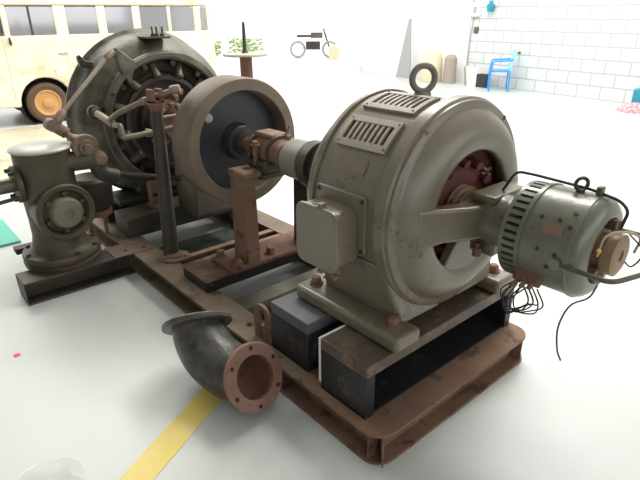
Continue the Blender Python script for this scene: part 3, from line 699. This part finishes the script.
# right: lever boss, ball
MB().lathe([(-.22, 0), (-.22, .05), (-.12, .055), (-.05, .075), (0, .082), (.01, .078), (.01, .05), (.03, .045), (.03, .028), (.055, .026), (.06, 0)], (-2.43, -.175, .885), X, 32).build('lever_boss', M['pipe2'], va, ang=40)
mb = MB().tube([(vx+.06, vy+.10, .80), (vx+.10, vy+.27, .80)], .062, 20)
mb.build('side_branch', M['valve'], va)
MB().lathe([(-.05, 0), (-.045, .03), (-.025, .048), (0, .054), (.025, .048), (.045, .03), (.05, 0)], (vx+.12, vy+.30, .80), X, 24).build('ball_cap', M['pipe2'], va)
MB().tube(fil([(vx+.1, vy+.28, .78), (vx+.11, vy+.30, .70), (vx+.10, vy+.40, .66)], .03), [.05]*99 if 0 else .05, 16).build('lower_elbow', M['iron'], va)
MB().box((vx-.28, vy-.24, .17), (vx-.20, vy+.0, .21)).build('side_tab', M['iron'], va, bevel=.004)
# auxiliary bowl behind the valve on two small legs
au = thing('oil_strainer', 'dark greasy strainer bowl on short legs between the valve and the round machine', 'strainer', (-2.78, -.08, .15))
MB().lathe([(0, 0), (0, .10), (.05, .13), (.22, .14), (.24, .125), (.24, 0)], (-2.78, -.08, .36), Z, 32).build('bowl', M['iron'], au)
MB().lathe([(0, 0), (0, .11), (.04, .11), (.04, 0)], (-2.78, -.08, .32), Z, 28).build('bowl_base', M['rust_red'], au)
for y_ in (-.06, .05): MB().box((-2.80, -.08+y_-.012, .15), (-2.77, -.08+y_+.012, .33)).build('leg', M['rust'], au)
MB().tube([(-2.70, -.05, .64), (-2.45, .45, .55)], .02, 12).build('drain_pipe', M['iron'], au)

# ------------------------------------------------------------------ elbow pipe on the floor
ELC = {}
def elbow():
    # from the upright flange (faces up) round to the flange facing camera right
    t = thing('pipe_elbow', 'loose black pipe elbow with rusty drilled flange lying on the yellow floor line', 'pipe elbow', (-.85, -.28, 0))
    # measured centres
    A = V((-1.01, -.235, .285)); nA = V((-.604, .275, .66)).normalized()
    B = V((-.614, -.185, .176)); nB = V((.885, .111, .42)).normalized()
    P = []
    k1, k2 = .17, .17
    p0, p3 = A, B; p1 = A - nA*k1; p2 = B - nB*k2
    for i in range(25):
        u = i/24; P.append(p0*(1-u)**3 + p1*3*u*(1-u)**2 + p2*3*u*u*(1-u) + p3*u**3)
    R_ = [.122 + .008*math.sin(PI*i/24) for i in range(25)]
    # outer skin + bore as one closed shell
    outer = MB().tube(P, R_, 40, cap=False); outer.tube(P, [r-.022 for r in R_], 40, cap=False)
    outer.build('elbow_body', M['elbow'], t, ang=60)
    MB().tube(P, [r-.0225 for r in R_], 32, cap=False).build('bore', M['rust_red'], t, ang=60)
    MB().lathe([(-.014, .11), (-.014, .162), (-.008, .167), (.008, .167), (.014, .162), (.014, .108)], A, nA, 56, closed=True).build('upper_flange', M['elbow'], t)
    fl = MB().lathe([(-.012, .098), (-.012, .150), (-.008, .154), (.006, .154), (.011, .149), (.011, .098)], B, nB, 56, closed=True).build('front_flange', mat('pinkish_rusty_flange', (.24, .125, .088), (.29, .165, .12), (.14, .07, .05), .08, 14, .7, .1, 6, .3, 60), t)
    a, s, u = frame(nB); mb = MB()
    for k in range(6):
        g = 2*PI*(k+.3)/6; c = B + (s*math.cos(g) + u*math.sin(g))*.129; mb.nxt().cyl(c + a*.0105, c + a*.0125, .0095, n=12)
    mb.build('bolt_hole', M['vandark'], fl)
    return t
elbow()

# ------------------------------------------------------------------ flat things on the floor
bm = MB()
random.seed(11)
n = 14; vs = []; c0 = V((-.80, -1.02, 0))
ring = [(.135*random.uniform(.85, 1.1), 2*PI*i/n) for i in range(n)]
vs.append((0, 0, .03)); fs = []
for r_, g in ring: vs.append((r_*.6*math.cos(g), r_*.6*math.sin(g), random.uniform(.018, .045)))
for r_, g in ring: vs.append((r_*math.cos(g), r_*math.sin(g), random.uniform(.001, .006)))
for i in range(n):
    j = (i+1) % n; fs.append((0, 1+i, 1+j)); fs.append((1+i, 1+n+i, 1+n+j, 1+j))
bm.add([c0+V(v_) for v_ in vs], fs)
o = bm.build('plastic_bag', M['film'], off=c0); tag(o, 'crumpled clear plastic bag lying on the floor, bottom left', 'plastic bag')
o = MB().lathe([(0, 0), (0, .018), (.003, .016), (.004, 0)], (-1.79, -.905, 0), Z, 16).build('paint_spot', mat('pink_red_spot', (.75, .05, .12), rough=.5), off=(-1.79, -.905, 0)); tag(o, 'small round red spot on the pale floor at the left', 'spot')
o = MB().box((-4.05, -.85, .0), (-3.42, -.50, .02)).build('green_sheet', M['green'], off=(-3.7, -.68, 0), bevel=.004); tag(o, 'green sheet lying on the floor behind the olive valve', 'sheet')

# ------------------------------------------------------------------ van
vn = thing('van', 'old cream microbus with rust-stained sides and grey windows parked behind the round machine', 'van', (-9.3, 2.1, 0))
xs = -8.55; W = 1.62
def arch(cy, r, z0, n=12): return [(cy + r*math.cos(g), max(z0, .33 + r*math.sin(g))) for g in [PI - PI*i/n for i in range(n+1)]]
low = [(-.02, .34)] + [(1.19-.40, .30)] + arch(1.19, .40, .30) + [(1.19+.40, .30), (3.55-.40, .30)] + arch(3.55, .40, .30) + [(3.95, .30), (4.33, .36), (4.39, .75), (4.37, 1.36), (-.02, 1.36), (-.10, 1.0), (-.13, .6)]
MB().prism(low, (xs, 0, 0), Y, Z, -X, W).build('body', M['van'], vn, bevel=.03, seg=3)
MB().box((xs-W+.05, 1.62, .28), (xs-.06, 3.12, .36)).build('underbody', M['vandark'], vn)
for cy in (1.19, 3.55):
    MB().lathe([(-.30, .40), (-.30, 0)], (xs-.01, cy, .33), X, 32).lathe([(-.30, .395), (-.02, .395)], (xs-.01, cy, .33), X, 32).build('wheel_well', M['vandark'], vn)
roof = [(.10, 1.78), (.18, 1.90), (.40, 1.98), (1.5, 2.02), (3.6, 2.0), (4.18, 1.93), (4.33, 1.78)]
MB().prism(roof, (xs-.06, 0, 0), Y, Z, -X, W-.12).build('roof', M['van'], vn, bevel=.05, seg=3)
MB().box((xs-.07, .18, 1.80), (xs-.035, 4.3, 1.825)).build('rain_gutter', mat('faded_peach_trim', (.72, .5, .36), rough=.5), vn, bevel=.005)
wins = [(.86, 1.53), (1.715, 2.21), (2.35, 2.82), (2.955, 3.47), (3.53, 4.0), (4.13, 4.27)]
edges = [(.12, .86)]
pill = []
prev = .70
for a_, b_ in wins: pill.append((prev, a_)); prev = b_
pill.append((prev, 4.36))
for sx in (0, 1):
    x_o = xs - .03 if sx == 0 else xs - W + .03; dx = -.05 if sx == 0 else .05
    for i, (a_, b_) in enumerate(pill):
        ya, yb = (a_, b_)
        if i == 0: ya = .78
        MB().prism([(ya, 1.35), (yb, 1.35), (yb-.0, 1.79), (ya-.0, 1.79)], (x_o, 0, 0), Y, Z, (dx/abs(dx)) * X, .05).build('pillar', M['van'], vn, bevel=.012)
    for (a_, b_) in wins:
        g_ = MB().prism(rrect(b_-a_+.01, .42, .05, 5, (a_+b_)/2, 1.565), (x_o + dx*.5, 0, 0), Y, Z, (dx/abs(dx))*X, .006).build('window_pane', M['glass'], vn)
MB().box((xs-W+.1, .0, 1.36), (xs-.1, .04, 1.8)).build('windscreen', M['glass'], vn)
MB().box((xs-.045, 1.16, 1.36), (xs-.06, 1.19, 1.78)).build('window_divider', M['iron'], vn)
for y_ in (.86, 1.19): MB().box((xs-.5, y_+.1, 1.2), (xs-.15, y_+.18, 1.6)).build('cab_seat', M['seat'] if y_ > 1 else M['seatgrey'], vn, bevel=.03)
for y_ in (2.1, 2.9): MB().box((xs-W+.15, y_, 1.0), (xs-.2, y_+.15, 1.52)).build('bench_seat', M['seatgrey'], vn, bevel=.03)
MB().box((xs, 1.48, 1.07), (xs+.025, 1.62, 1.10)).build('door_handle', M['chrome'], vn, bevel=.006)
MB().tube([(xs-.02, .84, 1.35), (xs+.07, .80, 1.33), (xs+.08, .80, 1.30)], .008, 8).lathe([(0, 0), (0, .05), (.02, .05), (.02, 0)], (xs+.07, .80, 1.28), Y, 20).build('wing_mirror', M['iron'], vn)
for y_ in (.72, 1.62, 2.28): MB().box((xs-.004, y_, .45), (xs+.001, y_+.006, 1.36)).build('door_gap', M['brownish'], vn)
for k, cy in enumerate((1.19, 3.55)):
    for sx in (0, 1):
        xo = xs-.03 if sx == 0 else xs-W+.22
        wl = MB().lathe([(-.17, .20), (-.19, .27), (-.17, .315), (-.12, .325), (-.06, .325), (-.01, .315), (.01, .27), (-.01, .20)], (xo, cy, .325), X, 48, closed=True).build('tyre', M['tyre'], vn)
        MB().lathe([(-.12, 0), (-.12, .21), (-.01, .21), (0, .195), (-.035, .16), (-.03, .09), (.0, .08), (.012, .04), (.012, 0)], (xo, cy, .325), X, 36).build('wheel_rim', M['hub'], wl)

# ------------------------------------------------------------------ floor stand with disc top
sx_, sy_ = 0, 0
ds = thing('disc_stand', 'rusty upright pipe with a flat disc and spike on top, behind the flywheel', 'stand', (-3.94, 2.05, 0))
DSX, DSY = -3.94, 2.05
MB().cyl((DSX, DSY, .02), (DSX, DSY, 1.24), .065, n=24).build('column', M['rust_red'], ds)
MB().lathe([(0, 0), (0, .2), (.02, .2), (.02, 0)], (DSX, DSY, 0), Z, 32).build('foot_plate', M['rust'], ds)
MB().lathe([(0, 0), (0, .10), (.008, .235), (.02, .24), (.03, .235), (.034, 0)], (DSX, DSY, 1.235), Z, 48).build('disc', mat('dusty_disc', (.36, .33, .26), rough=.6), ds)
MB().lathe([(0, 0), (0, .04), (.02, .03), (.04, .022), (.28, .016), (.31, .012), (.31, 0)], (DSX-.01, DSY, 1.265), Z, 16).build('spike', M['iron'], ds)

# ------------------------------------------------------------------ chair, stool and wall things
def plastic_chair(loc, rz, m, label):
    t = thing('plastic_chair', label, 'chair', loc); t.rotation_euler = (0, 0, rz)
    q = bpy.data.objects  # parts are built about the origin
    def P(mb, nm, mm=m, bev=.006):
        o = mb.build(nm, mm, None, bevel=bev); o.parent = t; return o
    P(MB().box((-.22, -.22, .42), (.22, .22, .45)), 'seat')
    for sx in (-1, 1):
        for sy in (-1, 1):
            P(MB().prism([(-.03, 0), (.03, 0), (.035, .44), (-.035, .44)], (sx*.235, sy*.22, 0), X, Z, Y*sy*-1, .03), 'leg')
    mb = MB().tube(fil([(-.2, .2, .44), (-.21, .27, .80), (-.12, .29, .86), (.12, .29, .86), (.21, .27, .80), (.2, .2, .44)], .06), .02, 10)
    for k in range(5): mb.tube([(-.12+.06*k, .215, .45), (-.12+.06*k, .285, .85)], .014, 6)
    mb.tube([(-.2, .245, .66), (.2, .245, .66)], .018, 8)
    P(mb, 'backrest', M['cyan'], 0)
    for sx in (-1, 1):
        P(MB().tube(fil([(sx*.21, .25, .68), (sx*.26, .1, .66), (sx*.26, -.17, .65), (sx*.245, -.2, .44)], .04), .018, 8), 'armrest', m, 0)
    return t
wr = math.atan2(-wd.y, -wd.x)
plastic_chair((-5.68, 9.95, 0), -.95, M['blue'], 'blue plastic armchair with pale back standing against the block wall')
o = MB().box((-6.38, 10.12, 0), (-6.10, 10.30, .30)).build('crate', mat('black_crate', (.03, .03, .03), rough=.6), off=(-6.24, 10.2, 0), bevel=.01); tag(o, 'small black crate on the floor left of the blue armchair', 'crate')
t = thing('white_panel', 'white board leaning on the block wall left of the armchair', 'board', (-6.6, 10.2, 0))
MB().obox((-6.56, 10.22, .22), (.35, .03, .45), (X, V((0, .98, .2)), V((0, -.2, .98)))).build('board', M['plaster'], t)
MB().obox((-6.73, 10.17, .22), (.02, .035, .45), (X, V((0, .98, .2)), V((0, -.2, .98)))).build('board_edge', M['brownish'], t)
# far grey board, barrel, roll
t = MB().prism([(0, 0), (.5, 0), (.42, 1.5), (.36, 1.5)], (-9.15, 10.40, 0), X, Z, Y, .04).build('leaning_sheet', M['greyboard'], off=(-8.9, 10.45, 0)); tag(t, 'tall narrow grey sheet leaning on the white wall behind the lifting eye', 'sheet')
t = MB().lathe([(0, 0), (0, .25), (.03, .27), (.55, .27), (.72, .22), (.76, .10), (.76, 0)], (-7.78, 10.2, 0), Z, 32).build('barrel', M['cream'], off=(-7.78, 10.2, 0)); tag(t, 'cream plastic barrel against the white wall', 'barrel')
t = MB().lathe([(0, 0), (0, .16), (.6, .15), (.68, .08), (.68, 0)], (-7.26, 10.28, 0), Z, 24).build('sack', M['brownish'], off=(-7.26, 10.28, 0)); tag(t, 'brown sack standing right of the cream barrel', 'sack')
# switch box, conduit, bottle on the wall
def onwall(d, z, out=.0): return P0 - wd*d - wn*out + Z*z
t = thing('switch_box', 'small white switch box with grey window high on the block wall corner', 'switch box', onwall(.16, 1.55))
Aw = -wd
MB().obox(onwall(.17, 1.70, .05), (.20, .10, .30), (Aw, wn, Z)).build('box', M['plaster'], t, bevel=.01)
MB().obox(onwall(.17, 1.70, .102), (.10, .006, .14), (Aw, wn, Z)).build('meter_window', M['greyboard'], t)
t = MB().tube(bez([onwall(.03, 0.02, .03), onwall(.04, .8, .03), onwall(.08, 1.5, .03), onwall(.02, 1.75, .03), onwall(.12, 2.2, .03), onwall(.1, 3.0, .03)]), .012, 8).build('conduit', M['greyboard'], off=onwall(.04, 0)); tag(t, 'thin dark cable running up the end of the block wall', 'cable')
t = MB().lathe([(0, 0), (0, .07), (.14, .09), (.18, .05), (.24, .04), (.24, 0)], onwall(.62, 1.65, .10), Z, 20).build('teal_canister', M['teal'], off=onwall(.62, 1.65, .1)); tag(t, 'teal plastic canister fixed high on the block wall', 'canister')
t = thing('outlet', 'small grey outlet box under the white switch box', 'outlet', onwall(.2, 1.2)); MB().obox(onwall(.2, 1.25, .02), (.12, .04, .14), (Aw, wn, Z)).build('cover', M['greymetal'], t, bevel=.005)
t = thing('wall_tap', 'tiny reddish tap stub on the block wall above the armchair', 'tap', onwall(2.0, .9)); MB().cyl(onwall(1.5, .80, 0), onwall(1.5, .80, .06), .022, n=10).build('stub', M['rust_red'], t)
# teal crate and cloth at right edge
t = thing('plastic_crate', 'teal plastic crate by the block wall at the right edge', 'crate', (-2.75, 9.85, 0))
MB().box((-2.72, 9.62, .0), (-2.15, 9.88, .34)).build('crate_body', M['teal'], t, bevel=.02)
t = MB().lathe([(0, 0), (0, .30), (.05, .29), (.10, .20), (.14, .08), (.15, 0)], (-2.50, 9.28, 0), Z, 14).build('rag_heap', M['cloth'], off=(-2.50, 9.28, 0), ang=20); tag(t, 'heap of red and white rags on the floor before the teal crate', 'rags')

# ------------------------------------------------------------------ outside
random.seed(5)
def shrub(x, y, r, label):
    c = V((x, y, 0)); vs = []; fs = []
    for i in range(260):
        th = random.uniform(0, 2*PI); rr = r*random.random()**.5; z = random.uniform(.05, 1)*r*.9
        p = c + V((rr*math.cos(th), rr*math.sin(th), z)); a = V([random.gauss(0, 1) for _ in range(3)]).normalized(); _, s, t = frame(a)
        q = .09; k = len(vs); vs += [p - s*q, p + t*q*.5, p + s*q, p - t*q*.5]; fs.append((k, k+1, k+2, k+3))
    mb = MB().add(vs, fs); o = mb.build('shrub', M['leaf'], off=c); return tag(o, label, 'shrub', None)
shrub(-19.4, 12.2, .75, 'pale green shrub outside, left of the far motorcycle')
shrub(-20.6, 11.0, .6, 'low green shrub outside, just right of the disc stand')
def bike(x, y, rz, label):
    t = thing('motorcycle', label, 'motorcycle', (x, y, 0)); t.rotation_euler = (0, 0, rz)
    def P(mb, nm, mm): 
        o = mb.build(nm, mm, None); o.parent = t
    for sx in (-.65, .65):
        P(MB().torus((sx, 0, .32), Y, .28, .045, 28, 8), 'wheel', M['greyboard'])
    P(MB().box((-.3, -.12, .32), (.25, .12, .62)), 'engine', M['iron'])
    P(MB().box((-.1, -.12, .75), (.35, .12, .95)), 'fuel_tank', M['greymetal'])
    P(MB().box((-.65, -.12, .78), (-.1, .12, .86)), 'seat', M['iron'])
    P(MB().tube([(.65, 0, .32), (.42, 0, 1.0)], .03, 8).tube([(.4, -.35, 1.08), (.42, 0, 1.02), (.4, .35, 1.08)], .02, 8), 'handlebar', M['iron'])
    return t
bike(-16.0, 13.2, .75, 'grey motorcycle parked outside in the glare beyond the opening')
t = thing('water_tank', 'pale round tank outside beside the motorcycle', 'tank', (-15.0, 13.4, 0)); MB().lathe([(0, 0), (0, .22), (.45, .22), (.52, .12), (.52, 0)], (-15.0, 13.4, 0), Z, 24).build('tank_body', M['cream'], t)

# ------------------------------------------------------------------ light
wl = bpy.data.worlds.new('world'); SC.world = wl; wl.use_nodes = True
bg = wl.node_tree.nodes['Background']; bg.inputs[0].default_value = (1, 1, 1, 1); bg.inputs[1].default_value = 1.5
def area(name, loc, size, sy, power, rot, col=(1, 1, 1)):
    d = bpy.data.lights.new(name, 'AREA'); d.shape = 'RECTANGLE'; d.size = size; d.size_y = sy; d.energy = power; d.color = col
    o = bpy.data.objects.new(name, d); COL.objects.link(o); o.location = loc; o.rotation_euler = rot; return o
area('skylight', (-2.2, 3.2, 5.1), 5, 1.2, 330, (0, 0, 0), (1, .97, .92))
area('skylight', (-5.0, 7.2, 5.1), 9, 2.0, 330, (0, 0, 0), (1, 1, 1))
area('skylight', (-7.0, .5, 5.1), 3, 3, 230, (0, 0, 0), (1, .97, .9))

for o in bpy.data.objects:
    if '_o' in o: del o['_o']
SC.view_settings.view_transform = 'Standard'; SC.view_settings.look = 'None'
SC.view_settings.exposure = 0.36; SC.view_settings.gamma = 1.0; SC.view_settings.use_curve_mapping = False
